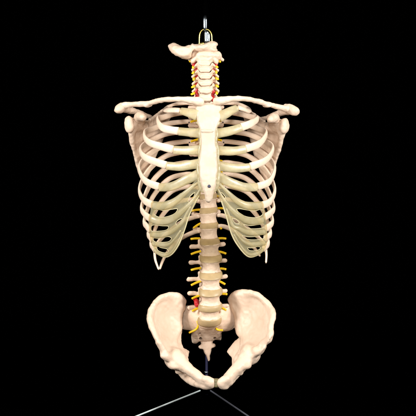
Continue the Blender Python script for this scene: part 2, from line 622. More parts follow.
def make_vertebra(i):
    nm = NAMES[i]
    kind = nm[0]
    num = int(nm[1:])
    up = pitch_of(i - 1) if i else 8
    dn = pitch_of(i)
    per = (up + dn) / 2
    h = 0.42
    if nm == 'C1':
        f = Field((-21, -12, -9), (21, 24, 9), h)
        f.chain([(-10, -1, 0, 3.8), (-5, -5, 0.3, 3.6), (0, -6.4, 0.2, 3.8), (5, -5, 0.3, 3.6), (10, -1, 0, 3.8)], 1.5)
        for s in (-1, 1):
            f.ball((s * 10.5, 1.5, 0.5), (6.0, 6, 5.0), 2)
            f.cone((s * 11, 4, 0), (s * 17.2, 3.5, -3.4), 3.8, 1.7, 1.5)
            f.chain([(s * 11, 7, 0, 2.4), (s * 9, 13, 0, 2.2), (0, 18, 0, 2.6)], 1.2)
        f.noise(0.5, 4.5, 3.0)
        a, b, hh = 9, 6, 3
    elif kind == 'C':
        a, b = 8.2 + 0.12 * num, 6.0
        hh = per * 0.5 - 0.85
        f = Field((-17, -11, -10), (17, 27, 9), h)
        f.body((0, 0, 0), a, b, hh, 0.86, 1.0, 0.8)
        f.ball((0, -3.2, -hh + 0.4), (5.6, 3.0, 1.7), 1.2)           # lower front lip
        if nm == 'C2':
            f.ball((0, -1.5, 2.5), (10.0, 5.0, 4.2), 2)
            f.ball((-10.5, 1, 1.5), (4.2, 4.5, 4.0), 2)
            f.ball((10.5, 1, 1.5), (4.2, 4.5, 4.0), 2)
            f.ball((0, -3.2, -2.6), (7, 3.2, 3.0), 2)
            f.cone((0, 0, 2), (0, 0, 8), 3, 2, 1)
        for s in (-1, 1):
            f.ball((s * (a - 1.5), 0.4, hh + 0.3), (1.7, 3.6, 1.9), 1.0)        # raised side lip
            f.ball((s * (a - 1.3), -0.8, -hh - 0.5), (2.6, 3.6, 1.4), 0.8, sub=True)
            f.ball((s * 8.8, 1.6, 1.7), (2.4, 3.2, 1.8), 0.8)
            f.cone((s * (a - 1), 3.0, 0.6), (s * 12.8, 3.6, 0.0), 1.8, 1.6, 0.9)
            f.cone((s * (a - 1), 7.5, 0.4), (s * 12.2, 7.6, -0.6), 1.6, 1.6, 1.2)
            f.cone((s * 9.6, 9.0, 2.6), (s * 9.6, 10, -2.6), 2.6, 2.6, 1.2)
            f.chain([(s * 9.6, 9.5, 0, 2.4), (s * 6.5, 14.5, 0, 2.0), (0, 17.5, -0.8, 2.0)], 1)
        f.cone((0, 17, -0.8), (0, 20 + 0.7 * num, -2.5), 2.0, 1.7, 1)
        f.noise(0.32, 3.6, num * 5.1)
    elif kind == 'T':
        k = (num - 1) / 11
        a = 8.3 + 1.0 * k
        b = 7.0 + 0.9 * k
        disc = 1.3 + 1.3 * k + (0.6 if num > 8 else 0)
        hh = per * 0.5 - disc * 0.98
        f = Field((-21, -12, -15), (21, 32, 11), h)
        f.body((0, 0, 0), a, b, hh, 0.88, 1.0, 0.8)
        tl = 16.5 - 5.0 * max(0, (num - 9) / 3)
        for s in (-1, 1):
            f.cone((s * 5, 5, 1.5), (s * 6, 11.5, 1.5), 2.4, 2.3, 1.2)
            f.cone((s * 6, 11, 1.5), (s * tl, 17.5, 3.0), 2.5, 2.3, 1.2)
            f.ball((s * tl, 17.5, 3.0), (2.6, 2.2, 2.6), 1)
            f.cone((s * 5.5, 12, 1), (0, 17, -0.5), 2.3, 2.2, 1)
            f.cone((s * 5.5, 13, -3.6), (s * 5.5, 12, 4.4), 2.0, 2.0, 1)
        f.cone((0, 17, -0.5), (0, 26, -8), 2.2, 1.3, 1)
        f.noise(0.3, 4.0, num * 3.7)
    else:
        k = num - 1
        a = 10.9 + 0.32 * min(k, 3)
        b = 8.4 + 0.12 * k
        hh = per * 0.5 - 2.95
        f = Field((-24, -13, -13), (24, 35, 13), h)
        f.body((0, 0, 0), a, b, hh, 0.77, 1.2, 0.8)
        for s in (-1, 1):
            f.cone((s * 5.6, 5, 1.5), (s * 6.2, 12, 1.5), 2.8, 2.6, 1.2)
            tip = [(17.2, 13.5, 1.5), (18.4, 14, 1.8), (19.8, 14.2, 1.4), (19.2, 14, 3.2), (19.5, 12, 3.2)][k]
            f.chain([(s * 6.2, 11, 1.5, 2.6), (s * (tip[0] * 0.6), 13, tip[2] * .9, 2.1),
                     (s * tip[0], tip[1], tip[2], 2.4)], 1.2, flat=((0, 1, 0), 1.4))
            f.cone((s * 5.8, 13, 1), (0, 19, -1), 2.6, 2.4, 1.2)
            f.cone((s * 7.5, 13.5, 1), (s * 8, 14, 7.0), 2.6, 2.2, 1.2)
            f.cone((s * 5.8, 15, 0), (s * 6, 17.5, -7.5), 2.5, 2.2, 1.2)
        f.chain([(0, 19, -1, 2.3), (0, 25, -2, 2.3), (0, 31, -4, 2.5)], 1.2, flat=((1, 0, 0), 1.5))
        f.noise(0.42, 4.2, num * 9.1)
    V, Q = f.mesh()
    if kind == 'C' and num > 1:                     # saddle shape: the sides of each body ride up
        ax = np.abs(V[:, 0])
        t = np.clip((ax - 3.6) / 5.2, 0, 1)
        t2 = np.clip((ax - 9.2) / 4.0, 0, 1)
        V[:, 2] += 2.5 * t * t * (3 - 2 * t) - 2.8 * t2
        V[:, 1] += 0.8 * t
    name = {'C': 'cervical_vertebra', 'T': 'thoracic_vertebra', 'L': 'lumbar_vertebra'}[kind]
    o = link(name, place(V, nm), Q, BONE, SK)
    SIZES[nm] = (a, b, hh)
    VERT[nm] = o
    return o


for i in range(24):
    make_vertebra(i)


def make_disc(i):
    """between vertebra i and the next one down, carried by vertebra i"""
    nm, nx = NAMES[i], NAMES[i + 1]
    a, b, hh = SIZES[nm]
    M1, c1 = spine_mat(nm)
    M2, c2 = spine_mat(nx)
    h2 = SIZES[nx][2] if nx in SIZES else 2.2
    p1 = c1 + M1 @ np.array([0, 0, -hh + 0.35])
    p2 = c2 + M2 @ np.array([0, 0, h2 - 0.35])
    a2, b2 = (SIZES[nx][0], SIZES[nx][1]) if nx in SIZES else (a, b)
    rows, cols = 13, 48
    grow = {'C': -2.8, 'T': 0.0, 'L': 0.25}[nm[0]]
    bul = {'C': 0.2, 'T': 0.4, 'L': 0.6}[nm[0]]
    V = []
    prof = [(0, .55), (0, .86), (0.02, .97), (0.15, 1.0), (0.3, 1), (0.42, 1), (0.5, 1), (0.58, 1), (0.7, 1), (0.85, 1.0),
            (0.98, .97), (1, .86), (1, .55)]
    for tt, k in prof:
        c = p1 * (1 - tt) + p2 * tt
        M = M1 * (1 - tt) + M2 * tt
        aa = ((a * (1 - tt) + a2 * tt) + grow + bul * math.sin(math.pi * tt)) * k
        bb = ((b * (1 - tt) + b2 * tt) + grow + bul * math.sin(math.pi * tt)) * k
        for g in np.linspace(0, 2 * math.pi, cols, endpoint=False):
            V.append(c + M @ np.array([aa * math.cos(g), bb * math.sin(g), 0]))
    F = []
    for r in range(rows - 1):
        for q in range(cols):
            F.append((r * cols + q, (r + 1) * cols + q, (r + 1) * cols + (q + 1) % cols, r * cols + (q + 1) % cols))
    F.append(tuple(range(cols)))
    F.append(tuple(range((rows - 1) * cols, rows * cols))[::-1])
    link('intervertebral_disc', np.array(V), F, DARK_DISC if nm[0] == 'C' else DISC, VERT[nm])


for i in range(1, 24):
    make_disc(i)

# nerve roots: (vertebra above, side, screen line)
NERVES = []


def nerve(owner, pts, r):
    V, F = tube([pt(*p) for p in pts], r)
    link('nerve_root', V, F, NERVE, VERT[owner] if isinstance(owner, str) else owner)


for nm, v, lu, ru in (('C2', 67, 193, 217.5), ('C3', 72.5, 192.5, 216.5), ('C4', 79, 193.5, 218), ('C5', 86.5, 192, 218),
                      ('C6', 93.5, 191.5, 217)):
    d = SP[nm][3]
    c = SP[nm][1]
    nerve(nm, [(c - 10, v - 0.9, d + 5.5), (c - 11.4, v - .3, d + 2), (lu, v + 0.8, d - 2.5)], [1.2, 1.25, 1.1])
    nerve(nm, [(c + 10, v - 1.3, d + 5.5), (c + 11, v - 0.8, d + 2), (ru, v + 0.2, d - 2.5)], [1.2, 1.25, 1.1])
nerve('C1', [(197, 59.5, 44), (192, 60.5, 42), (189.5, 61.5, 40)], 1.1)
nerve('C1', [(213, 59.5, 44), (218, 61, 42), (220.5, 61.8, 40)], 1.1)
for k in range(1, 10):
    nm = 'T%d' % k
    _, u, v, d, *_ = SP[nm]
    pv = (SP['T%d' % (k + 1)][2] - v) * 0.5
    nerve(nm, [(u - 6, v + pv - 1, d + 8), (u - 10.5, v + pv + 0.2, d + 8), (u - 15.5, v + pv + 1.6, d + 7)], [1.3, 1.3, 1.2])
    nerve(nm, [(u + 6, v + pv - 1, d + 8), (u + 10.5, v + pv - 0.4, d + 8), (u + 15.5, v + pv + 0.6, d + 7)], [1.3, 1.3, 1.2])
for nm, l0, l1, r0, r1 in (('T10', (201, 209.6), (191, 211), (216, 208.6), (223.5, 208.4)),
                           ('T11', (200.5, 223.5), (193.5, 228), (216, 223), (221.5, 229)),
                           ('T12', (200, 238.5), (190.8, 239), (218, 238.5), (226, 238.6)),
                           ('L1', (201, 251.2), (191, 254.2), (218, 251.5), (226, 253.6)),
                           ('L2', (201, 268), (191, 270), (218, 268.6), (226, 269.2)),
                           ('L3', (201, 281), (191.2, 285.2), (217, 280.5), (225, 284.2)),
                           ('L4', (200, 295.6), (192, 298.6), (218, 294.0), (227, 294.2)),
                           ('L5', (200, 307.5), (192.3, 311), (218, 306.8), (226, 310))):
    d = SP[nm][3] + 8
    for (a0, a1) in ((l0, l1), (r0, r1)):
        mid = ((a0[0] + a1[0]) / 2, (a0[1] + a1[1]) / 2 - 0.3)
        nerve(nm, [(*a0, d), (*mid, d - 1.5), (*a1, d - 4)], [1.25, 1.25, 1.15])

# red vertebral arteries on both sides of the neck, red slipped disc at the lower back
for s, u0 in ((-1, 196.2), (1, 213.4)):
    pts = []
    for v in range(53, 104, 3):
        pts.append(pt(u0 + s * (0.7 * math.sin(v * 0.9)) + (-s * 0.4 if v > 66 else s * 2), v, 37.6 + 1.0 * math.cos(v * 0.9)))
    V, F = tube(pts, 1.7)
    link('vertebral_artery', V, F, ARTERY, SK)
f = Field(pt(188, 312, 30) - (0, 0, 0), pt(203, 294, 62), 0.45)
f.ball(pt(196.4, 302.5, 44), (2.5, 5, 4.2), 1)
f.ball(pt(197.5, 305, 43), (2.6, 4, 2.2), 1)
f.ball(pt(195.4, 300, 46), (1.8, 3, 2.0), 1)
f.noise(0.4, 3)
V, Q = f.mesh()
link('herniated_disc', V, Q, ARTERY, SK)


# ------------------------------------------------------------------ skull base fragment and the loop it hangs from
f = Field(pt(162, 66, 10), pt(224, 36, 70), 0.45)
f.sheet([(168, 46), (170.5, 44), (174, 42.7), (179, 45.3), (185, 46.4), (190, 45), (192.5, 43.2), (195.5, 46), (194, 49), (192, 53),
         (190.5, 57.5), (187, 59.6), (181, 58), (175, 55), (170.3, 51)],
        [(168, 47, 44), (174, 48, 36), (182, 52, 30), (190, 52, 30), (194, 46, 34), (188, 59, 36), (172, 43, 44), (180, 45.5, 38)],
        4.0, rnd=3.6, k=1.2)
f.sheet([(190.5, 48), (196, 45), (204, 44.6), (210, 41.5), (216.5, 41.8), (218, 45), (214.5, 48), (217.5, 50.5), (213, 52.6), (200, 52),
         (192, 51.5)],
        [(192, 48, 38), (204, 47, 30), (216, 46, 38), (205, 52, 34), (211, 42, 40)], 5, rnd=4, k=2)
f.chain([(*pt(196, 48, 36), 4), (*pt(205, 48, 42), 5), (*pt(213, 48, 38), 4)], 2)
f.ball(pt(181, 52, 24), (7, 3, 3.4), 2.0, sub=True)
f.noise(0.5, 5, 2.2)
V, Q = f.mesh()
link('occipital_bone', V, Q, BONE, SK)
V, F = tube([pt(199.3, 45, 36), pt(199.3, 40, 36), pt(199.8, 34, 36), pt(202, 30.3, 36), pt(205.5, 29.2, 36), pt(209, 30.3, 36),
             pt(211.4, 34, 36), pt(212, 40, 36), pt(212, 45, 36)], 0.62)
LOOP = link('hanging_loop', V, F, BRASS, SK)
V, F = tube([pt(200.6, 44.5, 33), pt(204, 43.5, 33)], 1.6)
link('brass_bolt', V, F, BRASS, LOOP)

# ------------------------------------------------------------------ thorax
AXIS = np.array([0, 45.0])


def outward(p):
    return np.array([p[0], (p[1] - 46) * 1.15, 0.0])


def rib_path(side, k, L, Mp, E):
    nm = 'T%d' % k
    _, uc, hv, db, *_ = SP[nm]
    a = SIZES[nm][0]
    s = side
    W0 = abs(L[0] - (uc + s * 11))
    dv = L[1] - hv

    def U(fr):
        return uc + s * (11 + W0 * fr)
    pts = [(uc + s * (a - 1.0), hv - 2.0, db + 7), (uc + s * (a + 5), hv - 3.2, db + 15), (U(0.22), hv - 3.2 + 0.0 * dv, db + 23),
           (U(0.55), hv - 2 + 0.10 * dv, db + 20), (U(0.84), hv + 0.46 * dv, db + 3), (L[0], L[1], L[2]), Mp, E]
    return [pt(*q) for q in pts]


LEFT = {
    2: ((157.8, 119, 36), (162.5, 127.8, 14), (179.5, 131.4, 5)),
    3: ((144.6, 133, 42), (149.5, 142.6, 20), (174.5, 150, 7)),
    4: ((140.6, 149, 44), (146, 158, 22), (167.5, 165.8, 9)),
    5: ((139.4, 167, 46), (145, 180.5, 26), (160, 187.3, 14)),
    6: ((139.6, 188, 46), (143.4, 199.5, 30), (153.8, 205.6, 19)),
    7: ((141.8, 206, 46), (144.6, 214, 34), (150.8, 219, 24)),
    8: ((144.4, 220, 48), (146.5, 226, 38), (150.5, 230.5, 29)),
    9: ((148.5, 232, 50), (149.6, 236.5, 42), (152, 240, 34)),
    10: ((151.2, 242, 52), (152.4, 246.5, 44), (155, 250, 36)),
}
RIGHT = {
    2: ((257.5, 118.5, 36), (251, 123.5, 15), (240.5, 127.6, 6)),
    3: ((266.2, 133, 42), (259.5, 143.5, 20), (245, 149.2, 7)),
    4: ((272.8, 148, 44), (266, 160, 22), (249, 167.3, 9)),
    5: ((274.6, 167, 46), (269.5, 181.5, 26), (256.5, 187, 14)),
    6: ((274.6, 188, 46), (270.5, 201, 30), (260.5, 206, 19)),
    7: ((273.6, 206, 46), (270.6, 213, 34), (263.5, 217.8, 24)),
    8: ((272.2, 219, 48), (270, 225.5, 38), (264.5, 229, 29)),
    9: ((270.2, 231, 50), (268.6, 236, 42), (264, 239, 34)),
    10: ((268, 241, 52), (266.6, 246, 44), (262.5, 249, 36)),
}
CART_L = {
    2: [(179.5, 131.4, 5), (189, 132.3, 2), (198, 133, 0), (203, 133.4, 0)],
    3: [(174.5, 150, 7), (186, 150.5, 2), (197, 150.2, -2), (203, 150, -2)],
    4: [(167.5, 165.8, 9), (180, 166.5, 3), (192, 164.6, -2), (203, 163.3, -4)],
    5: [(160, 187.3, 14), (172, 186.3, 5), (187, 179.5, -2), (203, 172.3, -5)],
}
CART_R = {
    2: [(240.5, 127.6, 6), (230, 131, 2), (219, 133, 0), (214, 133.4, 0)],
    3: [(245, 149.2, 7), (233, 151, 2), (220, 150.5, -2), (214, 150, -2)],
    4: [(249, 167.3, 9), (236, 168.2, 3), (222, 166.5, -2), (214, 165, -4)],
    5: [(256.5, 187, 14), (244, 187, 5), (229, 182, -2), (214, 174.5, -5)],
}
WID_P = [2.2, 2.5, 2.8, 3.0, 3.1, 3.2, 3.5, 3.9, 4.1]
THK_P = [2.2, 2.2, 2.0, 1.8, 1.7, 1.6, 1.6, 1.7, 1.8]

for side, DEF, CAR in ((-1, LEFT, CART_L), (1, RIGHT, CART_R)):
    # first rib: small and flat
    if side < 0:
        P = [pt(*q) for q in ((198.5, 104.5, 52), (188, 103, 60), (174, 104.5, 58), (165.5, 108.5, 40), (168.5, 110.2, 18), (174, 110.2, 8), (181, 110.6, 4))]
        cp = [(180, 110.6, 4), (186, 112, 2.5), (192, 113.5, 1.5), (198, 115.5, 0.5)]
    else:
        P = [pt(*q) for q in ((214, 104.5, 52), (226, 103, 60), (239, 104, 58), (248.5, 108.5, 40), (247.2, 110.8, 20), (243, 109, 9), (237, 107.2, 4))]
        cp = [(238, 107.5, 4), (232, 110.2, 2.5), (226, 113.5, 1.5), (218, 117, 0.5)]
    up = lambda p: np.array([p[0] * 0.02, -0.5 - 0.002 * p[1], 0.75])
    V, F = sweep(P, [2.2, 2.4, 2.8, 3.3, 3.4, 3.2, 3.2], [1.8, 1.7, 1.6, 1.6, 1.7, 1.9, 2.0], up, rough=0.06, seed=1.7 * side)
    r1 = link('rib', V, F, RIB_BONE, SK)
    V, F = sweep([pt(*q) for q in cp], [3.4, 4.2, 5.0, 6.0], [2.2, 2.2, 2.2, 2.2], lambda p: np.array([0.1 * side, -1, 0.1]), n=24, cap=0.06)
    link('costal_cartilage', V, F, CART_SOLID, r1)
    for k in range(2, 11):
        P = rib_path(side, k, *DEF[k])
        sc = 1.0 if k < 8 else 0.98 - 0.03 * (k - 8)
        V, F = sweep(P, [w * sc for w in WID_P], [w * sc for w in THK_P], outward, n=84, rough=0.05, seed=k * 3.3 + side)
        rb = link('rib', V, F, RIB_BONE, SK)
        if k > 2:
            _, uc, hv, db, *_r = SP['T%d' % k]
            c = pt(uc + side * (SIZES['T%d' % k][0] + 8.5), hv - 2.6, db + 15.6)
            V, F = tube([c + (0, 1.5, 0), c + (0, -0.6, 0)], 0.75, m=10)
            link('pin', V, F, STEEL, rb)
        if k in CAR:
            q = CAR[k]
            q0 = np.array(q[0]) + (np.array(q[0]) - np.array(q[1])) * 0.12
            V, F = sweep([pt(*q0)] + [pt(*a) for a in q[1:]], [4.3, 4.4, 4.6, 4.8, 5.6], [2.2, 2.2, 2.2, 2.3], lambda p: np.array([p[0] * 0.006, -1, 0.05]),
                         n=36, cap=0.06, rough=0.05, seed=k + side * 0.3)
            link('costal_cartilage', V, F, CART_SOLID, rb)
    # floating ribs
    if side < 0:
        p11 = ((200, 216, 62), (193, 217.5, 72), (182, 222, 80), (166, 234, 76), (156, 246, 62), (155, 258, 52), (158.8, 270, 44))
        p12 = ((200, 231, 58), (193, 232.5, 66), (182, 238, 72), (171, 247.5, 70), (163.5, 259, 62), (159.6, 269.5, 54))
    else:
        p11 = ((217, 215, 62), (224, 216, 72), (236, 221, 80), (252, 232, 76), (263.5, 243, 62), (266.3, 253, 52), (266, 263.5, 46))
        p12 = ((217.5, 226, 58), (224, 226.5, 66), (234, 231, 72), (247, 241, 70), (256, 250, 64), (260.5, 256.5, 58))
    for q, w in ((p11, 1.0), (p12, 0.95)):
        V, F = sweep([pt(*a) for a in q], [2.3 * w, 2.7 * w, 2.6 * w, 2.4 * w, 2.1 * w, 1.9 * w, 1.3], [1.8, 1.8, 1.6, 1.5, 1.4, 1.3, 1.0],
                     outward, n=60, rough=0.06, seed=w + side)
        link('rib', V, F, RIB_BONE, SK)

# fused lower cartilage, one curved plate on each side
PL_L = dict(
    rim=(9, 18),
    bars=[([(152.5, 205.5), (160, 206), (168, 205), (177, 200), (186, 192.3), (194, 185.5), (203, 180)], 3.5),
          ([(150, 218.5), (158, 221.2), (168, 220.5), (175.5, 216.4), (184, 209.5), (191.5, 202), (197.5, 194), (202.5, 186)], 3.4),
          ([(150.5, 234), (160, 234.8), (170, 232.5), (176.5, 228), (182.5, 222), (186.5, 214), (191, 206)], 2.7),
          ([(152.5, 243.5), (160, 244.5), (169, 244.5), (175, 239), (181, 230)], 2.2),
          ([(154, 249), (158, 253), (164.5, 255.2), (171, 253), (177, 244.6), (183, 231.5)], 1.7)],
    outline=[(152.5, 201.8), (160, 202.4), (168, 201), (176, 197.3), (184, 191.3), (191, 185), (198, 178.5), (203, 181), (202.5, 189), (199, 196),
             (195, 203), (189.3, 215), (184.5, 230), (178.5, 245), (171.5, 254.5), (164.5, 257), (157, 253), (152, 244), (150, 233), (149, 224), (149.3, 217),
             (151, 212), (151.5, 207)],
    holes=[[(154, 214), (157, 209.8), (165, 210.6), (172, 209.3), (177.5, 209), (175, 213.3), (168, 216.4), (160, 217.4)],
           [(188, 201), (190, 196.5), (194.8, 192.6), (193.6, 197), (190, 202)],
           [(175.8, 223.3), (178, 220.2), (182, 218.6), (180.8, 222), (177.5, 224.8)],
           [(150.8, 227), (154, 225), (162, 225.8), (168.5, 226.4), (166.5, 230), (158, 231.2), (152, 231)],
           [(153.5, 238), (160, 238.4), (168, 236.6), (171.5, 238.5), (168, 241.8), (158, 242.2), (154, 241)],
           [(157, 246), (161, 247.6), (167, 249), (168.6, 251.8), (164, 252.8), (158, 250.4)]],
    depth=[(153, 205, 19), (150, 219, 24), (150.5, 231, 29), (152, 241, 34), (156, 251, 33), (164, 257, 22), (172, 254, 14), (180, 243, 8), (186, 226, 4),
           (191, 210, 0), (198, 196, -3), (203, 184, -5), (190, 187, -3), (176, 199, 4), (164, 204, 10), (166, 220, 14), (166, 235, 17), (176, 226, 8)],
    ridges=[[(153, 206), (168, 206), (180, 199), (191, 190), (202, 181.5)], [(150, 220), (166, 221), (178, 214), (188, 204), (200, 190)],
            [(150, 233), (164, 234.5), (176, 230), (184, 218), (192, 205)], [(153, 244), (164, 245.5), (174, 241), (181, 230)]])
PL_R = dict(
    rim=(13, 20),
    bars=[([(262, 205.5), (254, 206), (246, 205.5), (237, 201), (229, 193.6), (222, 186.5), (214, 181.5)], 3.5),
          ([(264, 219.5), (256, 221.2), (247, 220.5), (241, 217.2), (233, 211), (226.5, 203.5), (221, 195), (217, 188)], 3.3),
          ([(265.5, 231.8), (256, 232.5), (247, 232.3), (239, 228.6), (233, 226), (229.5, 217), (226, 208)], 2.7),
          ([(265, 242.8), (256, 244.2), (247, 243.6), (240, 238.5), (234, 230)], 2.3),
          ([(263, 249.5), (257, 253.4), (248.5, 254.4), (240.5, 246), (233.5, 234)], 1.8)],
    outline=[(214, 180.5), (219.5, 181.5), (226, 188.6), (233, 196), (240, 200.2), (248, 202.3), (256, 202.4), (262, 202), (263.5, 208), (264.5, 214),
             (265.8, 222), (266.8, 232), (266.5, 242), (263.8, 250), (257, 255.3), (248, 256.5), (238.5, 246.5), (231.5, 234), (226.2, 216), (221.5, 201), (216, 190)],
    holes=[[(236.6, 209.4), (240, 208.8), (247, 210), (254, 211), (260, 209.6), (263, 211), (262, 215), (256, 217.6), (247, 216.8), (240, 213.6)],
           [(232, 218.6), (235.5, 219), (239, 222), (238, 223.6), (234.6, 222.6)],
           [(243.6, 224.6), (250, 225.6), (258, 224.6), (263, 224), (264, 227), (258, 228.6), (248, 228.4)],
           [(242, 235.6), (248, 236.8), (256, 236.4), (262, 234.6), (265, 236), (262, 239), (252, 239.8), (245, 238.6)],
           [(247.5, 248), (252, 247.8), (258, 246.6), (260.5, 248), (257, 250.4), (250, 250.6)],
           [(220.8, 192.6), (222.6, 193.4), (225.6, 197.4), (224.6, 198.4), (222, 196)]],
    depth=[(262, 205, 19), (264, 218, 24), (265, 229, 29), (265.5, 239, 34), (262, 250, 32), (256, 255.5, 22), (247, 256, 14), (238, 245, 8), (231, 230, 4),
           (225, 212, 0), (219, 196, -3), (215, 184, -5), (228, 191, -3), (240, 201, 4), (252, 204, 10), (250, 220, 13), (250, 235, 16), (238, 226, 6)],
    ridges=[[(262, 206), (248, 206), (236, 201), (226, 192), (215, 182.5)], [(264, 219), (250, 221), (238, 215), (228, 204), (217, 189)],
            [(265, 231), (252, 232.5), (240, 228), (231, 216), (224, 204)], [(263, 243), (252, 244), (242, 239), (235, 229)]])

for D in (PL_L, PL_R):
    us = [p[0] for p in D['outline']]
    lo = pt(min(us) - 4, 262, -16)
    hi = pt(max(us) + 4, 174, 46)
    lo[0] = min(pt(min(us) - 4, 0, 0)[0], pt(min(us) - 4, 0, 46)[0])
    hi[0] = max(pt(max(us) + 4, 0, 0)[0], pt(max(us) + 4, 0, 46)[0])
    lo[2] = pt(0, 262, 46)[2]
    hi[2] = pt(0, 174, 46)[2]
    fl = Field(lo, hi, 0.45)
    fuv = tps(D['depth'])

    def lift3(p, fuv=fuv):
        return pt(p[0], p[1], float(fuv(np.array(p[0]), np.array(p[1]))))
    segs = []
    for rg in D['ridges']:
        C = catmull(np.array([lift3(p)[[0, 2]] for p in rg]), 6)
        segs += [(C[i], C[i + 1]) for i in range(len(C) - 1)]

    def thick(x, z, segs=segs):
        d = np.full(np.broadcast(x, z).shape, 1e9)
        for a, b in segs:
            e = b - a
            t = np.clip(((x - a[0]) * e[0] + (z - a[1]) * e[1]) / (e @ e), 0, 1)
            d = np.minimum(d, (x - a[0] - e[0] * t) ** 2 + (z - a[1] - e[1] * t) ** 2)
        return 0.9 + 0.5 * np.exp(-d / 6.0)
    fl.sheet(D['outline'], D['depth'], thick, holes=D['holes'], k=0.8)
    rim = catmull(np.array(D['outline'], float), 3, True)
    rim = np.vstack([rim, rim[:1]])
    lower = [p for p in rim if p[1] > 192]
    run = []
    c = np.array([np.mean(us), 222])
    for p in rim:
        if p[1] > 193:
            run.append((*lift3(p + (c - p) / np.linalg.norm(c - p) * 0.7), 1.3))
        else:
            if len(run) > 1:
                fl.chain(run, 0.7, n=1)
            run = []
    if len(run) > 1:
        fl.chain(run, 0.7, n=1)
    fl.noise(0.12, 6, us[0])
    V, Q = fl.mesh()
    PLT = link('costal_cartilage_plate', V, Q, CARTILAGE, SK)
    loops = []
    edge = D['outline'][D['rim'][0]:D['rim'][1]]
    loops.append(tube([lift3(p) - (0, 0.7, 0) for p in edge], 0.62, m=10))
    for h in D['holes']:
        loops.append(tube([lift3(p) - (0, 0.8, 0) for p in h], 0.36, closed=True, m=8))
    V, F = merge(loops)
    link('rim', V, F, CART_RIM, PLT)
    for bar, wd in D['bars']:
        V, F = sweep([lift3(p) - (0, 0.7, 0) for p in bar], [w * wd * 1.1 for w in (1.0, 1.05, 1.0, 0.85, 0.62, 0.42, 0.34)], [1.9, 1.9, 1.9, 1.8, 1.7],
                     lambda p: np.array([p[0] * 0.012, -1, 0]), n=56, e=2.0, cap=0.15, rough=0.05, seed=wd)
        link('costal_cartilage', V, F, CART_BAR, PLT)

# sternum, with a thin cartilage margin and a screw near its lower end
sd = [(208, 100, 4), (197, 110, 4), (220, 110, 4), (208, 116, -1), (208, 131, -3.5), (208, 150, -5.5), (208, 170, -8), (208, 186, -8), (209, 200, -5),
      (200, 165, -6), (217, 165, -6)]
f = Field(pt(190, 207, -18), pt(227, 94, 16), 0.45)
f.sheet([(199, 101.5), (204, 103.6), (208.5, 104.3), (213, 103.4), (217.5, 101), (220.3, 105), (221.6, 110.5), (221.2, 118), (218.5, 124), (216, 130), (215.2, 137),
         (215.4, 144), (216.4, 150), (216.8, 158), (217.6, 165), (217.4, 173), (216.2, 180), (215.6, 186), (213.6, 193), (212.6, 199), (209.5, 202.5), (206, 201),
         (204.4, 194), (202, 188), (200, 181), (199.4, 173), (199.2, 165), (199.8, 157), (200.6, 149), (200.8, 140), (200.6, 131), (198, 124), (195.6, 117), (195, 110.5),
         (196.8, 105)],
        sd, 3.3, rnd=2.4, k=1)
f.ball(pt(208.3, 131, -7.2), (6.5, 1.0, 1.6), 1.2)
f.noise(0.55, 6.5, 4)
V, Q = f.mesh()
ST = link('sternum', V, Q, IVORY, SK)
f = Field(pt(188, 204, -16), pt(229, 114, 14), 0.45)
f.sheet([(196, 122), (199, 127), (198, 134), (199.4, 142), (197.6, 150), (198.2, 158), (196.6, 165), (196.8, 174), (197.6, 183), (199.5, 190), (203, 193), (213, 193),
         (217.5, 190), (219.8, 183), (220.4, 174), (220.4, 166), (219.2, 158), (219.6, 150), (217.4, 142), (218.6, 134), (217.6, 127), (220.4, 122), (208, 118)],
        [(u, v, d + 1.2) for u, v, d in sd], 2.2, rnd=1.8, k=1)
f.noise(0.4, 5, 4)
V, Q = f.mesh()
link('sternal_cartilage', V, Q, CART_SOLID, ST)
c = pt(209.2, 186.2, -11.0)
V, F = tube([c + (0, 2, 0), c + (0, -0.4, 0), c + (0, -0.9, 0)], [1.6, 1.6, 0.9], m=16)
link('screw', V, F, STEEL, ST)

# collar bones
CL_L = [(199.5, 101.5, 0, 4.6), (196, 101.2, -1, 4.6), (189, 100.2, -3, 3.7), (180, 99.3, -3, 3.0), (169, 99.3, 2, 2.7), (157, 101, 13, 2.7), (148, 103.6, 23, 3.0),
        (137, 104.3, 32, 2.9), (129, 105, 39, 3.4), (123.5, 105.6, 43, 3.8)]
CL_R = [(217.5, 101.2, 0, 4.6), (221, 101.0, -1, 4.6), (228, 99.6, -3, 3.7), (237, 98.6, -3, 3.0), (247, 99.2, 2, 2.7), (258, 101.4, 13, 2.8), (267, 104, 23, 2.8),
        (275, 106.2, 32, 2.8), (281, 107.6, 38, 3.2), (287.5, 109, 43, 3.8)]
for L in (CL_L, CL_R):
    us = [p[0] for p in L]
    f = Field(pt(min(us) - 9, 116, -14), pt(max(us) + 9, 90, 52), 0.5)
    f.chain([(*pt(u, v, d), r) for u, v, d, r in L], 1.0, flat=((0, 0.5, 0.9), 1.12))
    x = L[6]
    f.ball(pt(x[0], x[1] + 1.8, x[2]), (4.5, 2.4, 1.7), 1.5)
    f.noise(0.5, 5.5, us[0])
    V, Q = f.mesh()
    link('clavicle', V, Q, RIB_BONE, SK)


